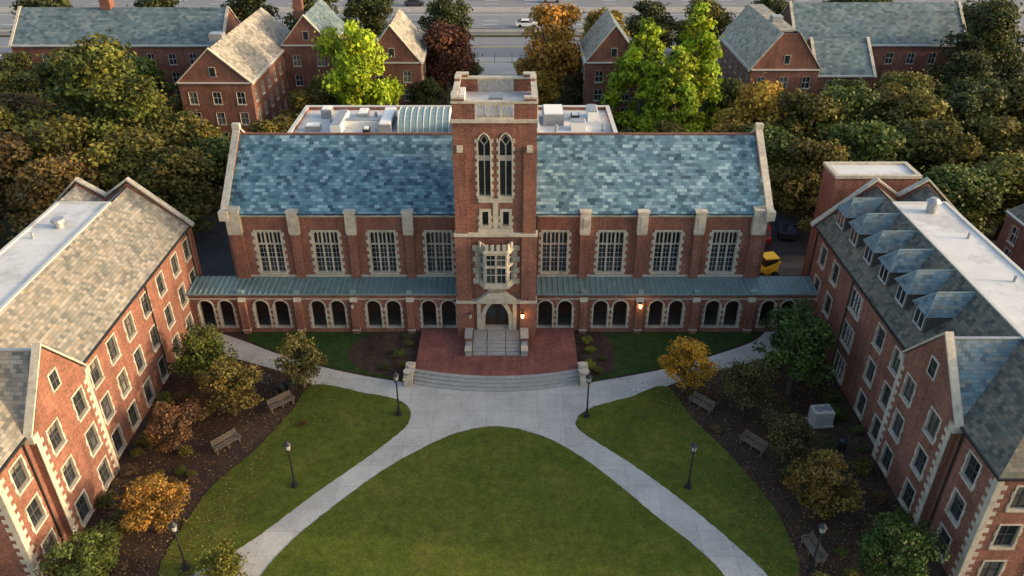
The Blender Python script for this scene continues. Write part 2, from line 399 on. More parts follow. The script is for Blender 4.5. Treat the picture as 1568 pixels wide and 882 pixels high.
H.trim.fbox(ft,CX-.2,CX+.2,9.97,12.5,-.02,.05,'stone')
H.trim.fbox(ft,CX-1.35,CX+1.35,9.97,10.35,-.02,.07,'stone')
for sg in(-1,1):
    H.trim.fbox(ft,*sorted((CX+sg*1.3,CX+sg*1.62)),.4,3.72,-.02,.12,'stone')
H.trim.extrude([ft.P(CX-1.62,3.76,0),ft.P(CX+1.62,3.76,0),ft.P(CX+1.62,4.0,0),ft.P(CX+.6,4.75,0),ft.P(CX-.6,4.75,0),ft.P(CX-1.62,4.0,0)],(0,-.5,0),'stone')
ow=[(CX-1.4,TY),(CX-.9,TY-.85),(CX+.9,TY-.85),(CX+1.4,TY)]
O=Bld('',H.e,'oriel_')
for i in range(3):
    a,b=ow[i],ow[i+1];f=Fr(a[0],a[1],b[0]-a[0],b[1]-a[1]);ln=math.hypot(b[0]-a[0],b[1]-a[1])
    us=[ln/2] if i!=1 else [ln*.27,ln*.73]
    ww=[]
    for u in us:
        ww+= [dict(u=u,z=5.85,w=.66,h=1.4,s='bg',mb=.03,d=.18,sw=.02,tooth=0,sill=False),dict(u=u,z=7.4,w=.66,h=1.0,s='bg',mb=.03,d=.18,sw=.02,tooth=0,sill=False)]
    facade(O,f,0,ln,5.4,8.8,ww,mat='stone')
    O.trim.fbox(f,-.03,ln+.03,7.27,7.37,0,.06,'stone');O.trim.fbox(f,-.03,ln+.03,8.55,8.68,0,.08,'stone');O.trim.fbox(f,-.03,ln+.03,5.4,5.55,0,.08,'stone')
    n=2 if i!=1 else 4
    for k in range(n): O.trim.fbox(f,ln*(k+.12)/n,ln*(k+.72)/n,8.8,9.25,-.15,.03,'stone')
O.walls.face([(p[0],p[1],8.8) for p in ow],'metal_roof')
sm=[(CX-.55,TY),(CX-.3,TY-.2),(CX+.3,TY-.2),(CX+.55,TY)]
for i in range(3):
    O.walls.face([(*ow[i],5.4),(*ow[i+1],5.4),(*sm[i+1],4.55),(*sm[i],4.55)],'stone')
for sg in(-1,1):
    for k in range(7):
        O.trim.fbox(ft,*sorted((CX+sg*1.4,CX+sg*(1.65 if k%2 else 1.85))),5.4+k*.5,5.85+k*.5,-.02,.04,'stone')
O.done()
def parapet(fr_,ln,z0):
    zc=z0
    H.walls.fbox(fr_,0,ln*.27,zc,zc+1.15,-.3,.0,'brick');H.walls.fbox(fr_,ln*.73,ln,zc,zc+1.15,-.3,.0,'brick')
    H.trim.fbox(fr_,ln*.27,ln*.73,zc,zc+.16,-.28,.03,'stone')
    H.trim.fbox(fr_,ln*.27,ln*.73,zc+1.0,zc+1.15,-.28,.03,'stone')
    for j in range(3):
        w=ln*.46/3;s0=ln*.27+w*j
        H.trim.fbox(fr_,s0,s0+.1,zc+.16,zc+1.0,-.26,.02,'stone');H.trim.fbox(fr_,s0+w-.1,s0+w-.003,zc+.16,zc+1.0,-.26,.02,'stone')
        for q in range(1,4): H.trim.fbox(fr_,s0+.1+(w-.2)*q/4-.05,s0+.1+(w-.2)*q/4+.05,zc+.16,zc+1.0,-.2,-.05,'stone')
    H.trim.fbox(fr_,-.06,ln+.06,zc+1.15,zc+1.3,-.38,.06,'stone')
    for s0 in (0,ln-.95):
        H.walls.fbox(fr_,s0+.05,s0+.9,zc+1.3,zc+1.48,-.36,-.02,'brick')
        H.trim.fbox(fr_,s0,s0+.95,zc+1.48,zc+1.62,-.42,.05,'stone')
ZP=19.04
parapet(Fr(T0,TY-.05,1,0),T1-T0,ZP);parapet(Fr(T1,TY+TD+.05,-1,0),T1-T0,ZP+.002)
parapet(Fr(T0-.002,TY+TD-.45,0,-1),TD-.9,ZP+.001);parapet(Fr(T1+.002,TY+.45,0,1),TD-.9,ZP+.001)
H.roof.box(T0+.2,T1-.2,TY+.2,TY+TD-.2,18.6,19.2,'membrane')
H.extra.box(CX-.5,CX+.6,TY+2.6,TY+3.6,19.2,19.75,'grey_metal')
H.extra.box(T0+.4,T0+.8,TY+2,TY+4.5,19.2,20.0,'membrane')
H.done()
# annex behind
ann=Bld('flat_roof_annex')
x0,x1,y0,y1,z=-20.9,9.8,70.6,79,12
ann.walls.box(x0,x1,y0,y1,0,z-.3,'brick');ann.roof.box(x0+.3,x1-.3,y0+.3,y1-.3,z-.299,z-.2,'membrane')
for (a,b,c_,d) in ((x0-.05,x1+.05,y1-.3,y1+.05),(x0-.05,x1+.05,y0-.05,y0+.3),(x0-.05,x0+.3,y0+.3,y1-.3),(x1-.3,x1+.05,y0+.3,y1-.3)):
    ann.trim.box(a,b,c_,d,z-.35,z+.12,'brick');ann.trim.box(a-.02,b+.02,c_-.02 if c_>75 or c_<71 else c_,d,z+.12,z+.2,'frame_paint')
for (a,b,c_,d,h,mt) in ((-17,-16,71.5,76,.9,'white_paint'),(-16,-12.6,73.3,74.2,.7,'white_paint'),(-18.8,-17.8,76,77.3,.9,'grey_metal'),(-12.6,-11.4,72,77,.8,'grey_metal'),(-19.6,-18.2,72.3,73.4,.5,'grey_metal'),(-15.2,-14.2,75.6,77.4,.6,'grey_metal'),(-14,-13.4,71.5,72.4,.5,'dark_metal'),
    (-5.5,-4.8,71,78,.9,'grey_metal'),(3,5,74,77,1.1,'grey_metal'),(5.6,7,72.5,73.8,.8,'white_paint'),(2,2.6,72,77,.5,'white_paint'),(7.4,8.4,75,77.4,1.0,'white_paint'),(5.8,6.6,75.5,76.5,.5,'dark_metal')):
    ann.extra.box(a,b,c_,d,z-.2,z-.2+h,mt);ann.extra.box(a+.1,b-.1,c_+.1,d-.1,z-.2+h,z-.1+h,'white_paint' if mt!='white_paint' else 'grey_metal')
for x,y in ((-17.4,74),(-13.4,76),(-3.6,73),(4.2,72.4),(8.6,72.6)): ann.extra.cyl((x,y,z-.2),(x,y,z+.5),.14,.14,'grey_metal',8)
pts=[(-10.8,74.5+2.4*math.cos(t),z-.2+1.5*math.sin(t)) for t in [math.pi*i/10 for i in range(11)]]
ann.extra.extrude(pts,(4.8,0,0),'metal_seam')
for i in range(9): ann.extra.extrude([(-10.8+.6*i,p[1],p[2]+.04) for p in pts],(.06,0,0),'white_paint')
ann.done()
# arcade
A=Bld('cloister_arcade')
fa=Fr(0,56,1,0)
for (a,b,sg) in ((-26.8,-4.4,-1),(1.9,25.2,1)):
    ws=[]
    for o in (4.85,9.45,14.1,18.8,23.4):
        for k in (-.82,.82):
            u=CX+sg*o+k
            if a+.6<u<b-.6: ws.append(dict(u=u,z=.42,w=1.18,h=2.72,k='round',s='open',d=.45,sw=.11,tooth=.28,tw=.09,sill=False))
    facade(A,fa,a,b,0,3.7,ws)
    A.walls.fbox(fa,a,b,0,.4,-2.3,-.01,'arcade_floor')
    A.trim.fbox(fa,a,b,3.27,3.35,-.02,.05,'stone')
    A.trim.fbox(fa,a,b,3.7,3.8,-.45,.1,'stone')
    A.roof.face([(a,55.75,3.9),(b,55.75,3.9),(b,58.3,4.12),(a,58.3,4.12)],'metal_roof')
    A.roof.face([(a,55.95,3.72),(b,55.95,3.72),(b,58.3,3.72),(a,58.3,3.72)],'arcade_shade')
    A.roof.fbox(fa,a,b,3.8,3.9,.16,.26,'metal_seam')
    x=a+.2
    while x<b: A.roof.bar((x,55.75,3.9),(x,58.3,4.12),(.025,0,0),(0,0,.06),'metal_seam');x+=.45
    for o in (7.2,11.85,16.5,21.1):
        u=CX+sg*o
        A.walls.fbox(fa,u-.3,u+.3,0,3.1,-.01,.33,'brick');A.trim.bar(fa.P(u,3.1,.2),fa.P(u,3.36,0),(.32,0,0),(0,0,.08),'stone')
        A.trim.fbox(fa,u-.24,u+.24,3.9,4.15,-.1,.24,'metal_seam')
        A.trim.fbox(fa,u-.33,u+.33,.35,.46,0,.36,'stone')
A.walls.box(-26.8,-23.36,58.3,58.5,.4,4.1,'arcade_shade');A.walls.box(20.96,25.2,58.3,58.5,.4,4.1,'arcade_shade')
A.done()
# ------------------------------------------------------------------ side buildings
def side(name,x0,sg,wys,g0,g1,dorm,slate,dslate):
    B=Bld(name);X=lambda a:x0+sg*a
    F=(lambda xx:Fr(xx,0,0,1)) if sg<0 else (lambda xx:Fr(xx,0,0,-1))
    uf=(lambda y:y) if sg<0 else (lambda y:-y)
    YN,YF=30.2,59.3
    f=F(x0);fg=F(X(-.45))
    rows=((.35,1.75),(3.25,1.7),(6.15,1.65))
    def mk(ys):
        r=[]
        for y in ys:
            wide=isinstance(y,tuple);yy=y[0] if wide else y
            for zz,hh in rows:
                r.append(dict(u=uf(yy),z=zz,w=1.9 if wide else 1.15,h=hh,d=.18,sw=.1,tooth=.42,tw=.07,nc=3 if wide else 1))
        return r
    for a,b in ((YN,g0),(g1,YF)):
        ua,ub=sorted((uf(a),uf(b)))
        facade(B,f,ua,ub,0,8.45,mk([y for y in wys if a<(y[0] if isinstance(y,tuple) else y)<b]))
        B.trim.fbox(f,ua,ub,8.25,8.42,-.02,.06,'stone');B.extra.fbox(f,ua,ub,8.4,8.54,.02,.22,'dark_metal')
    ua,ub=sorted((uf(g0),uf(g1)));gm=(g0+g1)/2
    facade(B,fg,ua,ub,0,8.45,mk([y for y in wys if g0<(y[0] if isinstance(y,tuple) else y)<g1]))
    for y in (g0,g1): B.walls.box(*sorted((X(-.45),X(.1))),y-.005 if y==g0 else y-.01,y+.01 if y==g0 else y+.005,0,8.45,'brick')
    B.walls.extrude([fg.P(uf(g0),8.45,0),fg.P(uf(g1),8.45,0),fg.P(uf(gm),12.15,0)],(sg*.35,0,0),'brick')
    for y,s2 in ((g0,-1),(g1,1)):
        B.trim.bar((X(-.25),y+s2*.25,8.35),(X(-.25),gm,12.3),(.24,0,0),(0,0,.18),'stone')
        B.trim.box(*sorted((X(-.55),X(.1))),y-.28,y+.28,8.05,8.5,'stone')
    uq=uf(gm)
    B.trim.fbox(fg,uq-.48,uq+.48,9.27,10.53,.0,.07,'stone');B.win.fbox(fg,uq-.36,uq+.36,9.37,10.43,.07,.075,'glass')
    B.win.fbox(fg,uq-.03,uq+.03,9.37,10.43,.075,.1,'frame_dark');B.win.fbox(fg,uq-.36,uq+.36,9.87,9.93,.075,.095,'frame_dark')
    sgn=lambda y,other:1 if uf(other)>uf(y) else -1
    quoins(B,fg,uf(g0),sgn(g0,g1),0,8.4);quoins(B,fg,uf(g1),sgn(g1,g0),0,8.4);quoins(B,f,uf(YN),sgn(YN,YF),0,8.2)
    for y in (g0,g1): B.roof.face([(X(-.1),y,8.45),(X(4.1),y,8.45),(X(4.1),gm,12.0),(X(-.1),gm,12.0)],dslate if dorm else slate)
    B.roof.bar((X(-.1),gm,11.97),(X(4.1),gm,11.97),(0,.1,0),(0,0,.1),'grey_metal')
    Z0,Z1=8.45,12.0
    B.roof.face([(X(-.2),YN-.2,Z0),(X(-.2),YF-.3,Z0),(X(4.1),YF-.3,Z1),(X(4.1),34.2,Z1)],slate)
    B.roof.face([(X(12.5),YN-.2,Z0),(X(12.5),YF-.3,Z0),(X(8.2),YF-.3,Z1),(X(8.2),34.2,Z1)],slate)
    B.roof.face([(X(-.2),YN-.2,Z0),(X(12.5),YN-.2,Z0),(X(8.2),34.2,Z1),(X(4.1),34.2,Z1)],slate)
    B.roof.box(*sorted((X(4.1),X(8.2))),34.2,55.9,11.8,12.04,'membrane')
    for a,b in ((4.05,4.3),(8.0,8.25)): B.roof.box(*sorted((X(a),X(b))),34.15,55.95,12.04,12.14,'frame_paint')
    B.roof.box(*sorted((X(4.3),X(8.0))),55.75,55.95,12.04,12.14,'frame_paint')
    for y in (38,44,50): B.extra.cyl((X(7),y,12.04),(X(7),y,12.5),.1,.1,'grey_metal',8)
    for a,b in ((4.1,6.15),(8.2,6.15)): B.roof.face([(X(a),55.95,12.1),(X(a),YF-.2,12.1),(X(b),YF-.2,10.7),(X(b),55.95,10.7)],slate)
    pr=[(X(-.1),YF-.2,0),(X(12.4),YF-.2,0),(X(12.4),YF-.2,8.5),(X(8.2),YF-.2,12.3),(X(6.15),YF-.2,10.9),(X(4.1),YF-.2,12.3),(X(-.1),YF-.2,8.5)]
    B.walls.extrude(pr,(0,.4,0),'brick')
    for a,b in (((-.4,8.4),(4.1,12.5)),((4.1,12.5),(6.15,11.1)),((6.15,11.1),(8.2,12.5)),((8.2,12.5),(12.7,8.4))):
        B.trim.bar((X(a[0]),YF,a[1]),(X(b[0]),YF,b[1]),(0,.25,0),(0,0,.18),'stone')
    fs=Fr(min(X(0),X(12.3)),YN,1,0)
    facade(B,fs,0,12.3,0,8.45,[dict(u=u,z=zz,w=1.12,h=hh,d=.18,sw=.1,tooth=.42,tw=.07) for u in (1.7,4.3,6.9,9.5) for zz,hh in rows])
    quoins(B,fs,0,1,0,8.4);quoins(B,fs,12.3,-1,0,8.4)
    B.walls.box(*sorted((X(12.29),X(12.3))),YN,YF,0,8.45,'brick')
    B.extra.fbox(fs,-.2,12.5,8.38,8.52,.02,.22,'dark_metal')
    for yd in dorm:
        a0,w,zt=.95,.85,10.75;s=dslate
        za=8.45+.835*(a0+.2)
        zf=za-.25
        fd=F(X(a0));u=uf(yd)
        B.walls.fbox(fd,u-w,u+w,zf,zt,-2.3,0,'frame_dark')
        B.win.fbox(fd,u-.55,u+.55,zf+.45,zt-.15,0,.02,'glass');B.win.fbox(fd,u-.03,u+.03,zf+.45,zt-.15,.02,.05,'frame_paint')
        B.win.fbox(fd,u-.61,u-.55,zf+.35,zt-.08,0,.05,'frame_paint');B.win.fbox(fd,u+.55,u+.61,zf+.35,zt-.08,0,.05,'frame_paint');B.win.fbox(fd,u-.61,u+.61,zf+.29,zf+.35,0,.08,'frame_paint')
        W=w+.15;rz=11.95
        e0=a0-.2
        B.roof.face([(X(e0),yd-W,zt-.05),(X(4.0),yd-W,zt-.05),(X(4.0),yd,rz),(X(e0+.8),yd,rz)],s)
        B.roof.face([(X(e0),yd+W,zt-.05),(X(4.0),yd+W,zt-.05),(X(4.0),yd,rz),(X(e0+.8),yd,rz)],s)
        B.roof.face([(X(e0),yd-W,zt-.05),(X(e0),yd+W,zt-.05),(X(e0+.8),yd,rz)],s)
        B.roof.face([(X(e0),yd-W,zt-.06),(X(e0),yd+W,zt-.06),(X(3),yd+W,zt-.06),(X(3),yd-W,zt-.06)],'frame_dark')
        for s2 in(-1,1): B.roof.bar((X(e0),yd+s2*W,zt-.05),(X(e0+.8),yd,rz),(0,.03,0),(0,0,.04),'metal_seam')
        B.roof.bar((X(e0+.8),yd,rz-.02),(X(4.0),yd,rz-.02),(0,.04,0),(0,0,.05),'metal_seam')
    for y in (g1+.5,g0-.5,YF-.9,(g1+YF)/2+.3):
        p=f.P(uf(y),0,.1);B.extra.cyl((p[0],p[1],0),(p[0],p[1],8.4),.06,.06,'dark_metal',6)
    return B,X
B,X=side('brick_residence_hall',-26.8,-1,[57.8,55.2,52.2,49.3,46.4,43.7,41.1,38.0,35.0,31.9],33.4,39.6,[], 'slate_old','slate_old')
B.extra.cyl((X(6),51.8,12.0),(X(6),51.8,12.5),.35,.3,'grey_metal',12);B.extra.cyl((X(6),51.8,12.5),(X(6),51.8,12.7),.5,.45,'grey_metal',12)
B.done()
B,X=side('brick_dormitory',25.2,1,[56.6,53.8,(49.5,),45.0,42.2,39.3,36.0,32.3],34.3,41.0,[57,54.2,51.3,48.5,45.6,42.8],'slate_moss','slate_dormer')
B.extra.cyl((31.5,54.3,12.0),(31.5,54.3,12.9),.38,.38,'grey_metal',12);B.extra.cyl((31.5,54.3,12.9),(31.5,54.3,13.2),.55,.25,'grey_metal',12)
B.walls.box(26.6,33.4,60.6,63.4,0,12.1,'brick');B.trim.box(26.45,33.55,60.45,60.8,12.1,12.35,'stone');B.trim.box(26.45,33.55,63.2,63.55,12.1,12.35,'stone');B.trim.box(26.45,26.8,60.8,63.2,12.1,12.35,'stone');B.trim.box(33.2,33.55,60.8,63.2,12.1,12.35,'stone')
B.roof.box(26.8,33.2,60.8,63.2,12.1,12.2,'membrane')
B.done()
# ------------------------------------------------------------------ background buildings
def gbuild(name,x0,x1,y0,y1,ze,zr,axis,wall='brick_far',sl='slate_far',sr=None,flat=0,nf=3):
    B=Bld(name);sr=sr or sl
    def row(ln):
        n=max(1,int(ln/3.0));r=[]
        for i in range(n):
            for k in range(nf):
                zz=.9+k*(ze-1)/nf;r.append(dict(u=ln*(i+.5)/n,z=zz,w=1.0,h=1.5,s='bg',mb=.05,d=.15,sw=.04,tooth=0))
        return r
    for f,ln in ((Fr(x0,y0,1,0),x1-x0),(Fr(x1,y0,0,1),y1-y0),(Fr(x1,y1,-1,0),x1-x0),(Fr(x0,y1,0,-1),y1-y0)):
        facade(B,f,0,ln,0,ze,row(ln),mat=wall);B.extra.fbox(f,0,ln,ze-.1,ze+.05,.0,.25,'frame_paint')
    e=.35
    if axis=='y':
        xm=(x0+x1)/2;k=(zr-ze)/((x1-x0)/2);fx=flat/2
        B.roof.face([(x0-e,y0-.1,ze-e*k+.1),(xm-fx,y0-.1,zr),(xm-fx,y1+.1,zr),(x0-e,y1+.1,ze-e*k+.1)],sl)
        B.roof.face([(x1+e,y0-.1,ze-e*k+.1),(xm+fx,y0-.1,zr),(xm+fx,y1+.1,zr),(x1+e,y1+.1,ze-e*k+.1)],sr)
        if flat: B.roof.box(xm-fx,xm+fx,y0+1.5,y1,zr-.2,zr+.05,'slate_tan_and_lit')
        for y in (y0,y1-.3):
            B.walls.extrude([(x0,y+.005,ze),(x1,y+.005,ze),(xm+fx,y+.005,zr-.05),(xm-fx,y+.005,zr-.05)],(0,.29,0),wall)
        for a,b in ((x0-e,xm-fx),(x1+e,xm+fx)): B.trim.bar((a,y0+.0,ze-e*k+.05),(b,y0+.0,zr),(0,.2,0),(0,0,.18),'stone')
        B.trim.fbox(Fr(x0,y0,1,0),(x1-x0)/2-.42,(x1-x0)/2+.42,ze+.68,ze+1.92,0,.05,'stone');B.win.fbox(Fr(x0,y0,1,0),(x1-x0)/2-.35,(x1-x0)/2+.35,ze+.75,ze+1.85,.05,.06,'glass')
    else:
        ym=(y0+y1)/2;k=(zr-ze)/((y1-y0)/2)
        B.roof.face([(x0-.1,y0-e,ze-e*k+.1),(x1+.1,y0-e,ze-e*k+.1),(x1+.1,ym,zr),(x0-.1,ym,zr)],sl)
        B.roof.face([(x0-.1,y1+e,ze-e*k+.1),(x1+.1,y1+e,ze-e*k+.1),(x1+.1,ym,zr),(x0-.1,ym,zr)],sr)
        for x in (x0,x1-.3): B.walls.extrude([(x+.005,y0,ze),(x+.005,y1,ze),(x+.005,ym,zr-.05)],(.29,0,0),wall)
        for x in (x0,x1):
            for a in (y0-e,y1+e): B.trim.bar((x,a,ze-e*k+.05),(x,ym,zr),(.2,0,0),(0,0,.18),'stone')
    return B
B=gbuild('brick_dormitory_wing',-41.5,-32.5,98,122,8.9,13,'y',sl='slate_far',sr='slate_tan_and_lit');B.extra.box(-38.5,-36.8,103,104.5,12.2,13.6,'grey_metal');B.done()  # east slope gets lighter slate, painting the sunlight into its colour
B=gbuild('brick_dormitory_block',-72,-41.6,116,126,9,13.2,'x',sl='slate_far');B.extra.box(-60,-58.5,120.5,122,13,15.5,'brick_far');B.done()
B=gbuild('brick_house',-32.4,-25.5,114,126,9.5,13.5,'y');B.extra.box(-31.5,-30.2,119,120,12,17,'brick_far');B.done()
gbuild('brick_chapel_wing',-20,-12.4,108,119,8.7,13.5,'y',sl='slate_far',sr='slate_tan_and_lit').done()  # right slope lighter: sunlight put into the slate colour
gbuild('brick_lecture_wing',10.0,17.5,108,119,8.7,13.5,'y',sl='slate_tan_and_lit',sr='slate_far').done()
B=gbuild('brick_classroom_wing',31.9,41.0,106,124,8.3,13,'y',sl='slate_tan_and_lit',sr='slate_far',flat=2.2);B.extra.box(35.6,37,112,113.5,13,13.8,'grey_metal');B.done()
gbuild('brick_classroom_block',41.1,66,117,128,8.8,13.6,'x').done()
gbuild('brick_garden_house',41.2,49,107,116.5,7.2,11,'x').done()
gbuild('brick_townhouse',72,84,98,108,8.8,13,'x',sl='slate_tan_and_lit').done()
gbuild('brick_annex_house',-90,-73,104,114,8,12,'x').done()
gbuild('brick_infirmary',44,56,50,64,7.5,10.5,'y',sl='slate_moss').done()

# ------------------------------------------------------------------ ground
def catmull(p,n=5,closed=True):
    out=[];k=len(p)
    for i in range(k if closed else k-1):
        g=lambda j:p[j%k] if closed else p[max(0,min(k-1,j))]
        a,b,c,d=g(i-1),g(i),g(i+1),g(i+2)
        for s in range(n):
            t=s/n
            out.append(tuple(.5*((2*b[q])+(-a[q]+c[q])*t+(2*a[q]-5*b[q]+4*c[q]-d[q])*t*t+(-a[q]+3*b[q]-3*c[q]+d[q])*t**3) for q in(0,1)))
    if not closed: out.append(p[-1])
    return out
def sheet(name,pts,z,mat,thick=0):
    m=MB(name)
    if thick: m.extrude([(p[0],p[1],z-thick) for p in pts],(0,0,thick),mat)
    else: m.face([(p[0],p[1],z) for p in pts],mat)
    return m.obj()
sheet('ground',[(-3000,-1000),(3000,-1000),(3000,5000),(-3000,5000)],0,'far_ground')
sheet('mulch_bed',[(-26.8,20),(25.2,20),(25.2,58),(-26.8,58)],.006,'mulch')
sheet('asphalt_yard',[(-34,58.6),(60,58.6),(60,79),(-34,79)],.006,'asphalt')
def rough_edge(pts,amp=.05):
    r=random.Random(3);return [(p[0]+r.uniform(-amp,amp),p[1]+r.uniform(-amp,amp)) for p in pts]
LL=[(-15.3,48.7),(-11.1,47.7),(-8.8,47.0),(-7.6,45.9),(-7.5,44.2),(-8.6,42.4),(-10.0,40.6),(-12.8,37.3),(-14.7,34.8),(-16.3,32.9),(-18.0,31.4),(-19.6,30.2),(-20.6,31.5),(-20.3,34.9),(-19.5,38.3),(-17.8,41.4),(-16.3,45.4)]
RL=[(11.8,48.5),(8.8,47.2),(6.1,46.1),(4.8,44.9),(4.9,43.4),(7.8,40.4),(10.4,37.4),(12.7,34.3),(14.5,31.5),(15.6,29.6),(16.8,31.5),(16.9,33.4),(16.5,36.6),(15.0,40.8),(13.1,44.9)]
CL=[(-1.0,43.9),(-3.9,43.2),(-6.5,41.4),(-8.9,39.2),(-11.7,35.8),(-13.5,33.2),(-14.6,30.6),(-15,27),(-12,22),(0,19),(10,22),(13,27),(12.4,30.6),(10.9,33.2),(9.2,35.2),(7.1,38.0),(4.7,40.8),(2.1,42.9)]
sheet('lawn',rough_edge(catmull(CL,14),.025),.05,'grass',.04)
sheet('lawn',rough_edge(catmull(LL,12),.035),.05,'grass',.04)
sheet('lawn',rough_edge(catmull(RL,12),.035),.05,'grass',.04)
conc=catmull([(-25.5,56.0),(-24.3,55.6),(-22.5,54.7),(-18.7,52.6),(-15.3,51.1),(-11.4,49.8),(-7.8,48.9),(-7.0,48.6)],4,False)+catmull([(4.6,48.6),(5.6,48.9),(9,49.8),(12.8,51),(16.2,52.5),(19.9,54.4),(21.5,56)],4,False)\
 +[(24.5,56)]+catmull([(23.2,54.2),(21,52.5),(17.5,51.0),(14.1,49.7),(11.8,48.5)],4,False)+[(9.5,46.9),(7.0,45.7),(6.0,44.4),(6.3,43.0),(8.5,40.8),(11.1,37.7),(13.3,34.5),(15.4,31.0),(17,26),(14,18),(-14,18),(-20,26),(-19.3,31.0),(-17,33.4),(-15.4,35.3),(-13.5,37.8),(-10.8,41.1),(-9.4,42.6),(-8.5,44.2),(-8.8,45.5),(-10,46.9),(-12.5,47.6)]\
 +catmull([(-15.3,48.7),(-17.7,50.2),(-20,51.2),(-23.5,52.7),(-26,54.2)],4,False)
sheet('concrete_path',conc,.03,'concrete_path_mat')
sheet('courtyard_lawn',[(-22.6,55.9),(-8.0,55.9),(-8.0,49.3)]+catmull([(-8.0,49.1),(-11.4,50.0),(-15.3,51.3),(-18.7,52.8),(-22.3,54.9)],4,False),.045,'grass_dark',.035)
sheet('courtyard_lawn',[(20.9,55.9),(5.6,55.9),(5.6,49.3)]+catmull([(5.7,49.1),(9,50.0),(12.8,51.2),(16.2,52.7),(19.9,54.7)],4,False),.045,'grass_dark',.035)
sheet('planting_bed',catmull([(-7.75,55.8),(-11,55.8),(-13,54.5),(-13.2,52.2),(-11.5,50.4),(-9,49.7),(-7.75,49.6)],4),.055,'mulch')
sheet('planting_bed',catmull([(5.4,55.8),(7.6,55.8),(8.3,53.5),(8,50.8),(6.6,49.7),(5.4,49.8)],4),.055,'mulch')
pz=MB('brick_plaza')
def arcp(off,n=20):
    xl,xr=-7.6,5.2;r=[]
    for i in range(n+1):
        x=xl+(xr-xl)*i/n;t=(x-(xl+xr)/2)/((xr-xl)/2);r.append((x,49.9-.95*(1-t*t)-off))
    return r
for k in range(4):
    a=arcp(.36*k);zt=.44-.11*k
    if k==0: pts=a+[(5.2,56),(-7.6,56)]
    else:
        a0=arcp(.36*(k-1)-.02);pts=a+a0[::-1]
    pz.extrude([(p[0],p[1],.01) for p in pts],(0,0,zt-.01),'steps_stone')
inner=[(x,y+.35) for x,y in arcp(0)]
pz.face([(p[0],p[1],.445) for p in inner+[(5.2,55.95),(-7.6,55.95)]],'brick_paver')
pz.obj()
for sg in(-1,1):
    w=MB('stone_cheek_wall');cx=-1.2+sg*6.75
    w.box(cx-.3,cx+.3,48.5,50.6,.0,.62,'stone');w.box(cx-.38,cx+.38,48.4,50.7,.62,.75,'stone')
    w.box(cx-.33,cx+.33,48.5,49.2,.75,.95,'stone');w.cyl((cx,48.85,.95),(cx,48.85,1.25),.18,.38,'stone',10);w.cyl((cx,50.1,.75),(cx,50.1,1.0),.34,.34,'stone',10)
    w.obj()
st=MB('entrance_steps')
st.box(CX-2.0,CX+2.0,53.5,55.6,.44,.94,'steps_stone')
for k in range(4): st.box(CX-2.0,CX+2.0,53.5-.38*(k+1),53.5-.38*k-.001,.44,.94-.1*(k+1),'steps_stone')
for sg in(-1,1):
    x=CX+sg*2.25;st.box(x-.24,x+.24,51.9,54.6,.44,.98,'steps_stone');st.box(x-.28,x+.28,51.8,52.5,.98,1.06,'stone')
    st.box(x-.3,x+.3,53.2,54.6,.98,1.3,'brick');st.box(x-.34,x+.34,53.1,54.6,1.3,1.38,'steps_stone')
for x in (CX-.75,CX+.75,CX-1.9,CX+1.9):
    st.cyl((x,52.0,1.35),(x,53.6,1.85),.03,.03,'dark_metal',6);st.cyl((x,52.0,.5),(x,52.0,1.35),.03,.03,'dark_metal',6);st.cyl((x,53.6,.94),(x,53.6,1.85),.03,.03,'dark_metal',6)
st.obj()
# ------------------------------------------------------------------ furniture
def lamp(x,y):
    m=MB('street_lamp')
    m.cyl((0,0,0),(0,0,.18),.24,.22,'dark_metal',12);m.cyl((0,0,.18),(0,0,.7),.14,.09,'dark_metal',12);m.cyl((0,0,.7),(0,0,3.1),.065,.05,'dark_metal',8)
    m.cyl((0,0,3.1),(0,0,3.2),.16,.18,'dark_metal',10);m.cyl((0,0,3.2),(0,0,3.6),.14,.22,'lamp_glass',8);m.cyl((0,0,3.6),(0,0,3.85),.27,.05,'dark_metal',8);m.cyl((0,0,3.85),(0,0,4.0),.03,.01,'dark_metal',6)
    for i in range(4):
        a=i*math.pi/2;m.cyl((.15*math.cos(a),.15*math.sin(a),3.2),(.23*math.cos(a),.23*math.sin(a),3.6),.015,.015,'dark_metal',4)
    m.obj(loc=(x,y,.03))
for p in ((-8.25,45.2),(5.45,45.0),(-14.2,38.0),(11.5,37.9),(-19.0,31.4),(17.4,31.3)): lamp(*p)
def bench(x,y,r):
    m=MB('park_bench')
    for i in range(4): m.box(-.95,.95,-.05+i*.13,.05+i*.13,.43,.47,'wood')
    for i in range(3): m.box(-.95,.95,.46+.03*i,.49+.03*i,.55+i*.14,.66+i*.14,'wood')
    for xx in (-.85,0,.85):
        m.box(xx-.04,xx+.04,-.03,.05,0,.43,'wood');m.box(xx-.04,xx+.04,.36,.44,0,.43,'wood');m.bar((xx,.44,.4),(xx,.56,.95),(.035,0,0),(0,.06,0),'wood')
    for xx in (-.92,.92): m.box(xx-.04,xx+.04,-.06,.5,.63,.67,'wood');m.box(xx-.04,xx+.04,-.05,.03,.43,.63,'wood')
    m.obj(loc=(x,y,.01),rot=math.radians(r))
for p in ((-16.9,45.9,42),(-19.6,41.6,48),(-21.0,36.2,75),(13.8,45.8,-48),(16.5,41.5,-50),(17.6,32.4,-80)): bench(*p)
ac=MB('air_conditioning_unit')
ac.box(-.8,.8,-.6,.6,.0,.12,'barrier_mat');ac.box(-.7,.7,-.5,.5,.12,1.3,'frame_paint')
for i in range(8): ac.box(-.66,.66,-.52,-.5,.25+i*.12,.28+i*.12,'grey_metal');ac.box(-.72,-.7,-.46,.46,.25+i*.12,.28+i*.12,'grey_metal')
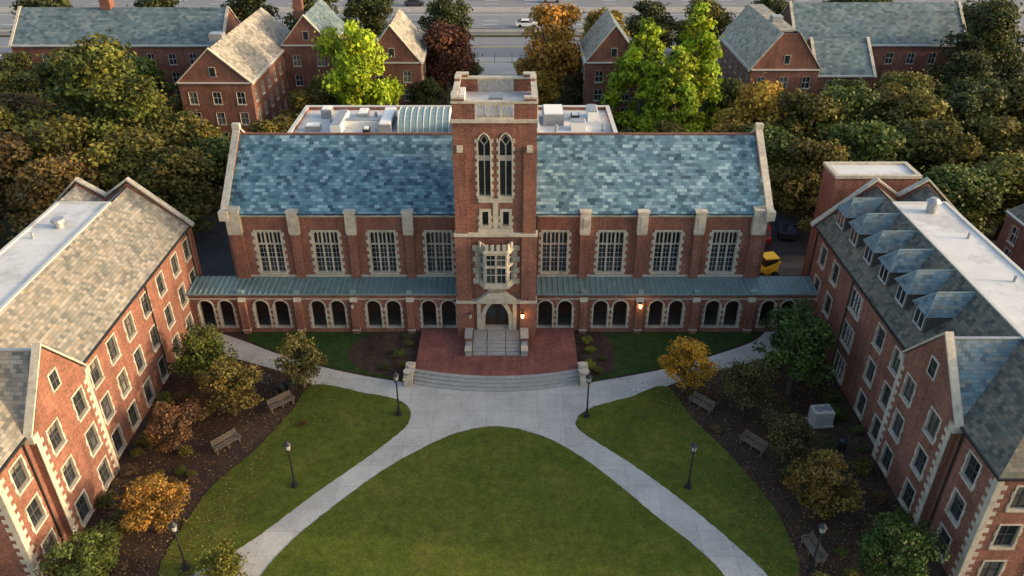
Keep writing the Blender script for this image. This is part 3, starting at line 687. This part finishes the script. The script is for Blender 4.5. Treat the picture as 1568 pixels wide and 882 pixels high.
ac.cyl((-.3,0,1.3),(-.3,0,1.4),.3,.3,'grey_metal',14);ac.cyl((.36,0,1.3),(.36,0,1.4),.3,.3,'grey_metal',14);ac.obj(loc=(22.2,44.3,.01),rot=.1)
for x,y in ((-17.4,47.6),(-16.9,48.0),(22.8,41.5)):
    b=MB('waste_bin');b.cyl((0,0,0),(0,0,.85),.26,.3,'dark_metal',12);b.cyl((0,0,.85),(0,0,1.0),.31,.14,'dark_metal',12);b.obj(loc=(x,y,.01))
for x0 in (-20.6,18.6):
    r=MB('bicycle_rack')
    for i in range(5):
        x=i*.5;r.cyl((x,0,0),(x,0,.75),.03,.03,'metal_roof',6);r.cyl((x,.35,0),(x,.35,.75),.03,.03,'metal_roof',6);r.cyl((x,0,.75),(x,.35,.75),.03,.03,'metal_roof',6)
    r.cyl((0,0,.05),(2,0,.05),.03,.03,'metal_roof',6);r.obj(loc=(x0,49.6 if x0<0 else 49.0,.01),rot=-.4 if x0<0 else .4)
def lantern(x,y,z,lit):
    m=MB('wall_lantern');m.box(-.05,.05,-.05,.25,.1,.16,'dark_metal')
    m.cyl((0,0,-.22),(0,0,.18),.1,.14,'lamp_glow' if lit else 'lamp_glass',8);m.cyl((0,0,.18),(0,0,.34),.18,.03,'dark_metal',8);m.cyl((0,0,-.27),(0,0,-.22),.05,.1,'dark_metal',8)
    m.obj(loc=(x,y,z))
    if lit:
        l=bpy.data.lights.new('lantern_light','POINT');l.energy=30;l.color=(1,.55,.2);l.shadow_soft_size=.15
        o=bpy.data.objects.new('lantern_light',l);o.location=(x,y-.35,z);COL.objects.link(o)
lantern(.85,54.3,2.75,True);lantern(10.6,55.55,2.9,True);lantern(-3.4,54.3,2.75,False);lantern(-13.2,55.55,2.9,False)
f=MB('yellow_skid_loader')
f.box(-1.1,.9,-.7,.7,.4,1.2,'yellow_paint');f.box(-.4,.8,-.6,.6,1.2,2.0,'dark_metal');f.box(-.5,.9,-.68,.68,2.0,2.12,'yellow_paint')
for sx in(-.7,.6):
    for sy in(-.85,.85): f.cyl((sx,sy-.15,.38),(sx,sy+.15,.38),.38,.38,'rubber',14)
for sy in(-.78,.78): f.bar((1.0,sy,1.6),(-1.6,sy,.7),(0,.07,0),(0,0,.2),'yellow_paint')
f.extrude([(-1.5,-.9,.1),(-2.3,-.9,.1),(-1.6,-.9,.8)],(0,1.8,0),'yellow_paint');f.obj(loc=(24.0,65.6,.01),rot=.2)
def car(x,y,rot,mt,name='car',z=.02):
    m=MB(name)
    pr=[(-2.2,.3),(2.2,.3),(2.25,.7),(2.0,.88),(1.1,.98),(.45,1.42),(-1.1,1.45),(-1.9,1.0),(-2.25,.92)]
    m.extrude([(p[0],-.86,p[1]) for p in pr],(0,1.72,0),mt)
    gl=[(1.0,1.0),(.42,1.36),(-1.05,1.39),(-1.7,1.0)]
    for yy in(-.87,.865): m.extrude([(p[0],yy,p[1]) for p in gl],(0,.005,0),'glass')
    m.face([(1.12,-.75,1.0),(1.12,.75,1.0),(.5,.7,1.42),(.5,-.7,1.42)],'glass')
    m.face([(-1.92,-.75,1.02),(-1.92,.75,1.02),(-1.14,.7,1.46),(-1.14,-.7,1.46)],'glass')
    for sx in(-1.35,1.35):
        for sy in(-.8,.8): m.cyl((sx,sy-.1,.33),(sx,sy+.1,.33),.33,.33,'rubber',14)
    m.obj(loc=(x,y,z),rot=rot)
car(25.6,73.5,1.4,'red_paint','red_car');car(28.6,74.5,1.4,'car_dark');car(23.4,70.5,.5,'car_dark')
pr=MB('pipe_railing')
for y in (60,63,66,69,72): 
    pr.cyl((-24.3,y,0),(-24.3,y,1.1),.04,.04,'grey_metal',6)
for z in (.55,1.1): pr.cyl((-24.3,60,z),(-24.3,72,z),.04,.04,'grey_metal',6)
pr.cyl((-25.5,60,.25),(-25.5,76,.25),.12,.12,'grey_metal',8);pr.obj()
sheet('campus_drive',[(-5.2,117),(0.6,117),(1.0,143),(-5.8,143)],.012,'barrier_mat')
sheet('sidewalk',[(-200,140),(200,140),(200,143),(-200,143)],.1,'barrier_mat',.09)
sheet('street',[(-300,143),(300,143),(300,158),(-300,158)],.016,'highway_mat')
sheet('highway',[(-400,163),(400,163),(400,215),(-400,215)],.016,'highway_mat')
mk=MB('road_markings')
for y in (150.4,150.8): mk.face([(-200,y,.022),(200,y,.022),(200,y+.15,.022),(-200,y+.15,.022)],'yellow_paint')
for y in (168.5,172,189,192.5,196):
    x=-150
    while x<150: mk.face([(x,y,.022),(x+3,y,.022),(x+3,y+.18,.022),(x,y+.18,.022)],'white_paint');x+=9
for y in (164.6,177.6,184,201): mk.face([(-200,y,.022),(200,y,.022),(200,y+.2,.022),(-200,y+.2,.022)],'white_paint')
mk.obj()
br=MB('concrete_barrier')
for y in (160,180.5,204): br.extrude([(-200,y-.35,0),(-200,y+.35,0),(-200,y+.12,1.0),(-200,y-.12,1.0)],(400,0,0),'barrier_mat')
br.obj()
gr=MB('guard_rail')
for y in (158.8,162.2):
    gr.box(-150,150,y-.04,y+.04,.5,.8,'grey_metal')
    for i in range(75): gr.box(-150+4*i,-149.85+4*i,y+.05,y+.2,0,.8,'grey_metal')
gr.obj()
fn=MB('chain_link_fence')
for i in range(100):
    fn.cyl((-150+3*i,139.5,0),(-150+3*i,139.5,1.8),.04,.04,'dark_metal',5)
for z in(.2,.6,1.0,1.4,1.8): fn.box(-150,-6,139.48,139.52,z-.02,z+.02,'dark_metal');fn.box(1.4,147,139.48,139.52,z-.02,z+.02,'dark_metal')
fn.obj()
for x,y,mt in ((3,166.6,'car_white'),(-14,170.3,'car_white'),(-22,187,'car_dark'),(9,190.8,'car_silver'),(-8,194.2,'car_white'),(14,146.5,'car_silver')): car(x,y,0,mt)

# ------------------------------------------------------------------ vegetation
def foliage_mesh(name,kind,seed,R,Hh,nleaf,ls):
    rng=np.random.RandomState(seed);m=MB(name)
    cen=[];rad=[]
    ph=rng.rand(3)*6.28
    if kind=='broad':
        n=44;zb=Hh*.30
        for i in range(n):
            a=rng.rand()*6.28;q=math.sqrt(rng.rand())*.95*(.82+.16*math.sin(2*a+ph[0])+.12*math.sin(3*a+ph[1]));zz=rng.rand()
            rr=R*(.15+.17*rng.rand());prof=math.sqrt(max(.08,1-(abs(zz-.4)/.64)**2))
            cen.append((R*q*prof*math.cos(a),R*q*prof*math.sin(a),zb+(Hh-zb-rr*.6)*zz));rad.append(rr)
    elif kind=='cone':
        n=36;zb=Hh*.12
        for i in range(n):
            zz=i/(n-1);a=i*2.4+rng.rand();w=(1-zz)**.7*R*.8+.05*R
            rr=R*(.28-.16*zz)*(.7+.5*rng.rand());cen.append((w*math.cos(a)*(.4+.6*rng.rand()),w*math.sin(a)*(.4+.6*rng.rand()),zb+(Hh-zb)*zz*.95));rad.append(rr)
    elif kind=='pine':
        n=34
        for i in range(n):
            zz=i/(n-1);a=i*2.4+rng.rand()*.8;w=R*(.9-.55*zz)*(.45+.55*rng.rand());rr=R*(.18+.14*rng.rand())
            cen.append((w*math.cos(a),w*math.sin(a),Hh*(.3+.64*zz)));rad.append(rr)
    else:
        n=12
        for i in range(n):
            a=rng.rand()*6.28;q=math.sqrt(rng.rand())*.65;rr=R*(.3+.2*rng.rand())
            cen.append((R*q*math.cos(a),R*q*math.sin(a),Hh*(.3+.4*rng.rand()*(1-q*.6))));rad.append(rr)
    cen=np.array(cen);rad=np.array(rad)
    if kind!='bush':
        th=Hh*(.45 if kind=='broad' else .9);r0=R*.075
        m.cyl((0,0,-.1),(R*.03,0,th*.5),r0,r0*.75,'bark',8);m.cyl((R*.03,0,th*.5),(0,R*.04,th),r0*.75,r0*(.5 if kind=='broad' else .15),'bark',8)
        for i in range(0,len(cen),2):
            c=cen[i];zs=min(th*.95,max(th*.45,c[2]*.6));mid=(c[0]*.5,c[1]*.5,zs+(c[2]-zs)*.4)
            m.cyl((0,0,zs),mid,r0*.4,r0*.25,'bark',5);m.cyl(mid,tuple(c),r0*.25,r0*.08,'bark',5)
    else:
        for i in range(6): m.cyl((0,0,0),tuple(cen[i]),R*.04,R*.015,'bark',4)
    w=rad**2;w/=w.sum();li=rng.choice(len(rad),nleaf,p=w)
    d=rng.normal(size=(nleaf,3));d/=np.linalg.norm(d,axis=1)[:,None]
    rr=(.5+.6*rng.rand(nleaf)**.7);stre=1+.4*np.abs(rng.normal(size=nleaf))*(rng.rand(nleaf)<.2)
    pos=cen[li]+d*(rad[li]*rr*stre)[:,None]*np.array([1,1,.75 if kind!='pine' else .5])
    pos[:,2]=np.maximum(pos[:,2],Hh*.1 if kind!='bush' else .04)
    nrm=d*.8+rng.normal(size=(nleaf,3))*.65+np.array([0,0,.35]);nrm/=np.linalg.norm(nrm,axis=1)[:,None]
    rv=rng.normal(size=(nleaf,3));t=np.cross(nrm,rv);t/=np.linalg.norm(t,axis=1)[:,None];b=np.cross(nrm,t)
    s=ls*(.55+.9*rng.rand(nleaf))[:,None]
    q=np.stack([pos-t*s*.5,pos-b*s*.36+t*s*.05,pos+t*s*.55,pos+b*s*.36+t*s*.05],1).reshape(-1,3)
    nv=len(m.v)
    V=np.concatenate([np.array(m.v,dtype=float).reshape(-1,3),q]);
    F=list(m.f)+[tuple(r) for r in (np.arange(nleaf*4).reshape(-1,4)+nv).tolist()]
    me=bpy.data.meshes.new(name);me.from_pydata(V.tolist(),[],F)
    me.materials.append(MATS['bark']);me.materials.append(MATS['foliage'])
    me.polygons.foreach_set('material_index',[0]*len(m.f)+[1]*nleaf)
    lob=rng.rand(len(rad));tone=np.clip(.5+.55*(lob[li]-.5)+.5*(rng.rand(nleaf)-.5)+.3*(rr-.8),0,1);hue=np.clip(.5*lob[::-1][li]+.6*rng.rand(nleaf),0,1)
    for nm,arr in (('tone',tone),('hue',hue)):
        at=me.attributes.new(nm,'FLOAT','FACE');at.data.foreach_set('value',np.concatenate([np.zeros(len(m.f)),arr]).astype(np.float32))
    me.update();return me
SM=[foliage_mesh('small_tree_mesh','broad',s,2.4,5.2,5000,.19) for s in(1,2,3)]
BG=[foliage_mesh('big_tree_mesh','broad',s,5.6,12.5,9500,.46) for s in(11,12,13,14,15)]
CN=[foliage_mesh('cone_tree_mesh','cone',s,4.4,14,9000,.40) for s in(21,22)]
PN=[foliage_mesh('pine_tree_mesh','pine',s,5.6,14,9000,.38) for s in(31,32)]
BU=[foliage_mesh('bush_mesh','bush',s,1.0,1.5,900,.13) for s in(41,42,43)]
def put(meshes,name,x,y,s,col,sz=None,z=0):
    o=bpy.data.objects.new(name,random.choice(meshes));COL.objects.link(o)
    o.location=(x,y,z);o.scale=(s,s*random.uniform(.92,1.08),(sz or s));o.rotation_euler[2]=random.uniform(0,6.28)
    j=random.uniform(.85,1.2);o.color=(col[0]*j,col[1]*j*random.uniform(.94,1.06),col[2]*j,1);return o
GR=(.06,.085,.02);OL=(.105,.10,.024);DK=(.05,.062,.02);YG=(.17,.2,.02);BY=(.19,.27,.018);OR=(.27,.14,.025);RB=(.13,.055,.035);GO=(.26,.19,.03);BR=(.11,.075,.03)
put(SM,'maple_tree',-15.9,48.4,.85,(.085,.075,.025),.95)
put(SM,'maple_tree',-20.3,45.2,1.02,(.11,.085,.025),.92)
put(SM,'dogwood_tree',-23.2,48.6,1.1,(.075,.10,.02),1.0)
put(SM,'crape_myrtle_tree',-23.0,41.3,.88,(.12,.07,.035),.78)
put(SM,'crape_myrtle_tree',-21.6,34.2,.9,(.19,.105,.025),.8)
put(SM,'magnolia_shrub',-24.0,30.6,.9,(.065,.085,.02),.65)
put(SM,'holly_shrub',-16.6,30.0,.75,(.13,.135,.025),.52)
put(SM,'ginkgo_tree',13.0,47.9,.9,(.30,.175,.02),.92)
put(SM,'maple_tree',17.0,45.8,.9,(.07,.075,.025),.88)
put(SM,'magnolia_tree',20.9,47.6,1.15,(.045,.085,.02),1.35)
put(SM,'magnolia_tree',22.0,51.5,1.0,(.04,.08,.02),1.1)
put(SM,'dogwood_tree',18.4,40.3,.85,(.07,.065,.025),.75)
put(SM,'crape_myrtle_tree',19.3,35.8,1.0,(.15,.11,.025),.82)
put(SM,'magnolia_tree',21.4,30.6,1.05,(.045,.085,.02),.85)
for i in range(70):
    if i%2: x=random.uniform(-26,-21);y=random.uniform(30,53)
    else: x=random.uniform(18,24.6);y=random.uniform(30,53)
    s=random.uniform(.35,.95);put(BU,'azalea_bush',x,y,s,random.choice([GR,DK,BR,OL,(.05,.06,.03),(.09,.06,.04)]),s*.8)
for x,y,s,c in ((-8.6,54,.5,OL),(-9.2,52.4,.6,GR),(-8.6,51,.5,OL),(-10,50.7,.5,GR),(-8.8,55,.5,DK),(6.2,54.5,.5,YG),(6.4,53,.55,YG),(6.2,51,.6,YG),(6.8,50.3,.5,OL),(7.2,52,.4,GR),(-17.2,46.9,.7,OL),(-15.0,44,.4,BR),(14.5,43.4,.5,BR),(13.4,47,.5,OL),(-16.5,30.8,.9,OL),(17.5,29.9,1.0,OL)): put(BU,'azalea_bush',x,y,s,c,s*.8,.03)
bgl=[(PN,'pine_tree',-47,90,1.35,(.085,.105,.022),1.15),(PN,'pine_tree',-42,85,1.15,(.09,.105,.022),.95),(BG,'oak_tree',-47,79,1.05,OL,.85),(BG,'oak_tree',-38,76,1.05,(.125,.115,.025),.85),(BG,'oak_tree',-51,76,1.0,BR,.8),
(BG,'oak_tree',-36,84,.95,OL,.75),(BG,'oak_tree',-56,84,1.1,OL,.85),(BG,'oak_tree',-44,71,.95,(.13,.095,.03),.75),(BG,'oak_tree',-33,72,.9,OL,.78),(BG,'oak_tree',-31,80,.85,GR,.65),(BG,'oak_tree',-53,68,.85,BR,.65),(BG,'oak_tree',-60,92,1.1,BR,.7),(BG,'oak_tree',-66,103,.9,DK,.7),(BG,'oak_tree',-52,101,.8,BR,.6),
(BG,'ginkgo_tree',-20.5,103,1.0,BY,1.2),(BG,'oak_tree',-27,101,.8,OL,.55),(BG,'oak_tree',-24,93,.7,DK,.5),(BG,'plum_tree',-9.8,117,.95,RB,.95),(BG,'oak_tree',-26,148,1.0,DK,.8),(BG,'oak_tree',-10.5,138,.9,DK,.9),(BG,'oak_tree',-34,140,1.2,DK,1.0),(BG,'oak_tree',-46,142,1.2,DK,1.0),(BG,'oak_tree',-60,140,1.2,DK,.9),(BG,'oak_tree',-76,135,1.2,DK,1.0),
(BG,'maple_tree',5.8,117,1.1,(.27,.17,.035),1.15),(BG,'maple_tree',3.5,112,.7,GO,.5),(BG,'maple_tree',9,111,.5,(.05,.045,.02),.5),(BG,'oak_tree',-12,108,.5,DK,.5),(BG,'oak_tree',-8,100,.55,DK,.4),
(CN,'ginkgo_tree',16.8,102,1.35,BY,1.15),(CN,'ginkgo_tree',23.8,104,1.4,BY,1.25),(CN,'ginkgo_tree',20.5,99,1.2,(.16,.23,.02),.95),(BG,'maple_tree',29.5,92,.95,GO,.85),(BG,'oak_tree',25,86,.75,(.15,.12,.03),.65),
(BG,'oak_tree',33.5,88,1.0,OL,.85),(BG,'oak_tree',39,90,1.05,GR,.85),(BG,'oak_tree',46.7,90,1.1,OL,.85),(BG,'oak_tree',54,90,1.1,DK,.85),(BG,'oak_tree',62,92,1.15,OL,.85),(BG,'oak_tree',70,94,1.05,DK,.85),
(BG,'oak_tree',31,76,.9,OL,.75),(BG,'oak_tree',27.5,82,.85,GR,.7),(BG,'oak_tree',38,80,1.0,GR,.78),(BG,'oak_tree',45.4,80,1.05,OL,.78),(BG,'oak_tree',53,81,1.05,OL,.78),(BG,'oak_tree',60,82,1.05,DK,.78),(BG,'oak_tree',50,73,.95,OL,.72),(BG,'oak_tree',43,71,.9,GR,.68),(BG,'oak_tree',36.5,70.5,.75,DK,.62),(BG,'oak_tree',57,73,.95,OL,.72),(BG,'oak_tree',31,69.5,.6,OL,.5),
(PN,'pine_tree',66.5,113,1.2,DK,1.1),(PN,'pine_tree',60,104,.9,DK,.8),(BG,'oak_tree',33,142,1.1,OL,.85),(BG,'oak_tree',24,141,1.0,DK,.8),(BG,'oak_tree',45,143,1.1,DK,.9),(BG,'oak_tree',60,142,1.2,DK,.9),(BG,'oak_tree',76,130,1.2,DK,1),(BG,'oak_tree',82,116,1.1,DK,.9),
(BG,'oak_tree',51,100,.9,OL,.75),(BG,'oak_tree',44,100,.9,GR,.7),(BG,'oak_tree',58,98,1.0,GR,.75),(BG,'oak_tree',29,104,.6,DK,.6),(BG,'oak_tree',12,100,.5,OL,.4),(BG,'oak_tree',15,135,.8,GO,.8),(BG,'oak_tree',66,75,.9,DK,.7),(BG,'oak_tree',-44,100,.6,OL,.5),
(BG,'oak_tree',-28,88,.8,OL,.6),(BG,'oak_tree',-26,108,.6,OL,.55),(BG,'oak_tree',14,88,.6,DK,.5),(BG,'oak_tree',19,90,.7,OL,.5),(BG,'oak_tree',-60,108,1.0,DK,.75),(BG,'oak_tree',-52,110,.85,GR,.7),(BG,'oak_tree',-70,112,.9,DK,.7),(BG,'oak_tree',74,104,1.0,GR,.8),(BG,'oak_tree',68,86,1.0,OL,.75),(BG,'oak_tree',-8,128,.6,DK,.5),(BG,'oak_tree',5,130,.6,OL,.5)]
for a in bgl: put(*a)
for i in range(60):
    put(BU,'hedge_bush',random.choice([random.uniform(-30,-13),random.uniform(4,32),random.uniform(-10,-6)]),random.uniform(82,110),random.uniform(1.5,2.8),random.choice([OL,DK,BR,GR]),1.8)
for i in range(34): put(BG,'distant_tree',-120+i*7.5+random.uniform(-2,2),random.uniform(219,228),random.uniform(1.1,1.5),random.choice([DK,OL,GR]))
rng=np.random.RandomState(5);V=[];F=[];T=[]
def leafat(x,y,z,s):
    a=rng.rand()*6.28;k=len(V);c,sn=math.cos(a)*s,math.sin(a)*s;tl=rng.uniform(-.02,.02)
    V.extend([(x-c,y-sn,z),(x+sn*.6,y-c*.6,z+tl),(x+c,y+sn,z+.01),(x-sn*.6,y+c*.6,z-tl)]);F.append((k,k+1,k+2,k+3));T.append(rng.rand()**1.4)
for i in range(9000):
    r=rng.rand()
    if r<.42: x,y=rng.uniform(-26,-16.5),rng.uniform(29,52)
    elif r<.84: x,y=rng.uniform(14,24.8),rng.uniform(29,52)
    elif r<.88: x,y=-15.9+rng.normal()*1.8,47.4+rng.normal()*1.8
    elif r<.94: x,y=13+rng.normal()*2.0,46.8+rng.normal()*2.0
    elif r<.97: x,y=-20+rng.normal()*1.5,34+rng.normal()*3
    else: x,y=17+rng.normal()*1.5,36+rng.normal()*3
    leafat(x,y,.085,rng.uniform(.04,.075))
for i in range(450): leafat(rng.uniform(-19,16),rng.uniform(30,48),.085,rng.uniform(.03,.045))
me=bpy.data.meshes.new('fallen_leaves');me.from_pydata(V,[],F);me.materials.append(MATS['leaf_litter'])
at=me.attributes.new('tone','FLOAT','FACE');at.data.foreach_set('value',np.array(T,dtype=np.float32))
COL.objects.link(bpy.data.objects.new('fallen_leaves',me))

# ------------------------------------------------------------------ light & camera
EL,AZ=math.radians(11),math.radians(96)
w=bpy.data.worlds.new('World');scene.world=w;w.use_nodes=True;nt=w.node_tree
sky=N(nt,'ShaderNodeTexSky',sky_type='NISHITA');sky.sun_disc=False;sky.sun_elevation=EL;sky.sun_rotation=AZ;sky.air_density=1.0;sky.dust_density=4.0;sky.ozone_density=.6
bg=nt.nodes['Background'];L(nt,sky.outputs[0],bg.inputs[0]);bg.inputs[1].default_value=.46
s=bpy.data.lights.new('sun','SUN');s.energy=4.2;s.angle=math.radians(1.5);s.color=(1,.76,.50)
so=bpy.data.objects.new('sun',s);COL.objects.link(so)
sd=Vector((math.sin(AZ)*math.cos(EL),math.cos(AZ)*math.cos(EL),math.sin(EL)));so.rotation_euler=sd.to_track_quat('Z','Y').to_euler();so.location=(60,0,60)
cam=bpy.data.cameras.new('camera');cam.lens=28.0;cam.sensor_width=36;cam.clip_end=6000;cam.clip_start=.5
co=bpy.data.objects.new('camera',cam);COL.objects.link(co);co.location=(0,0,38);co.rotation_euler=(math.radians(59),0,0)
scene.camera=co
scene.view_settings.view_transform='Standard';scene.view_settings.look='None';scene.view_settings.exposure=0
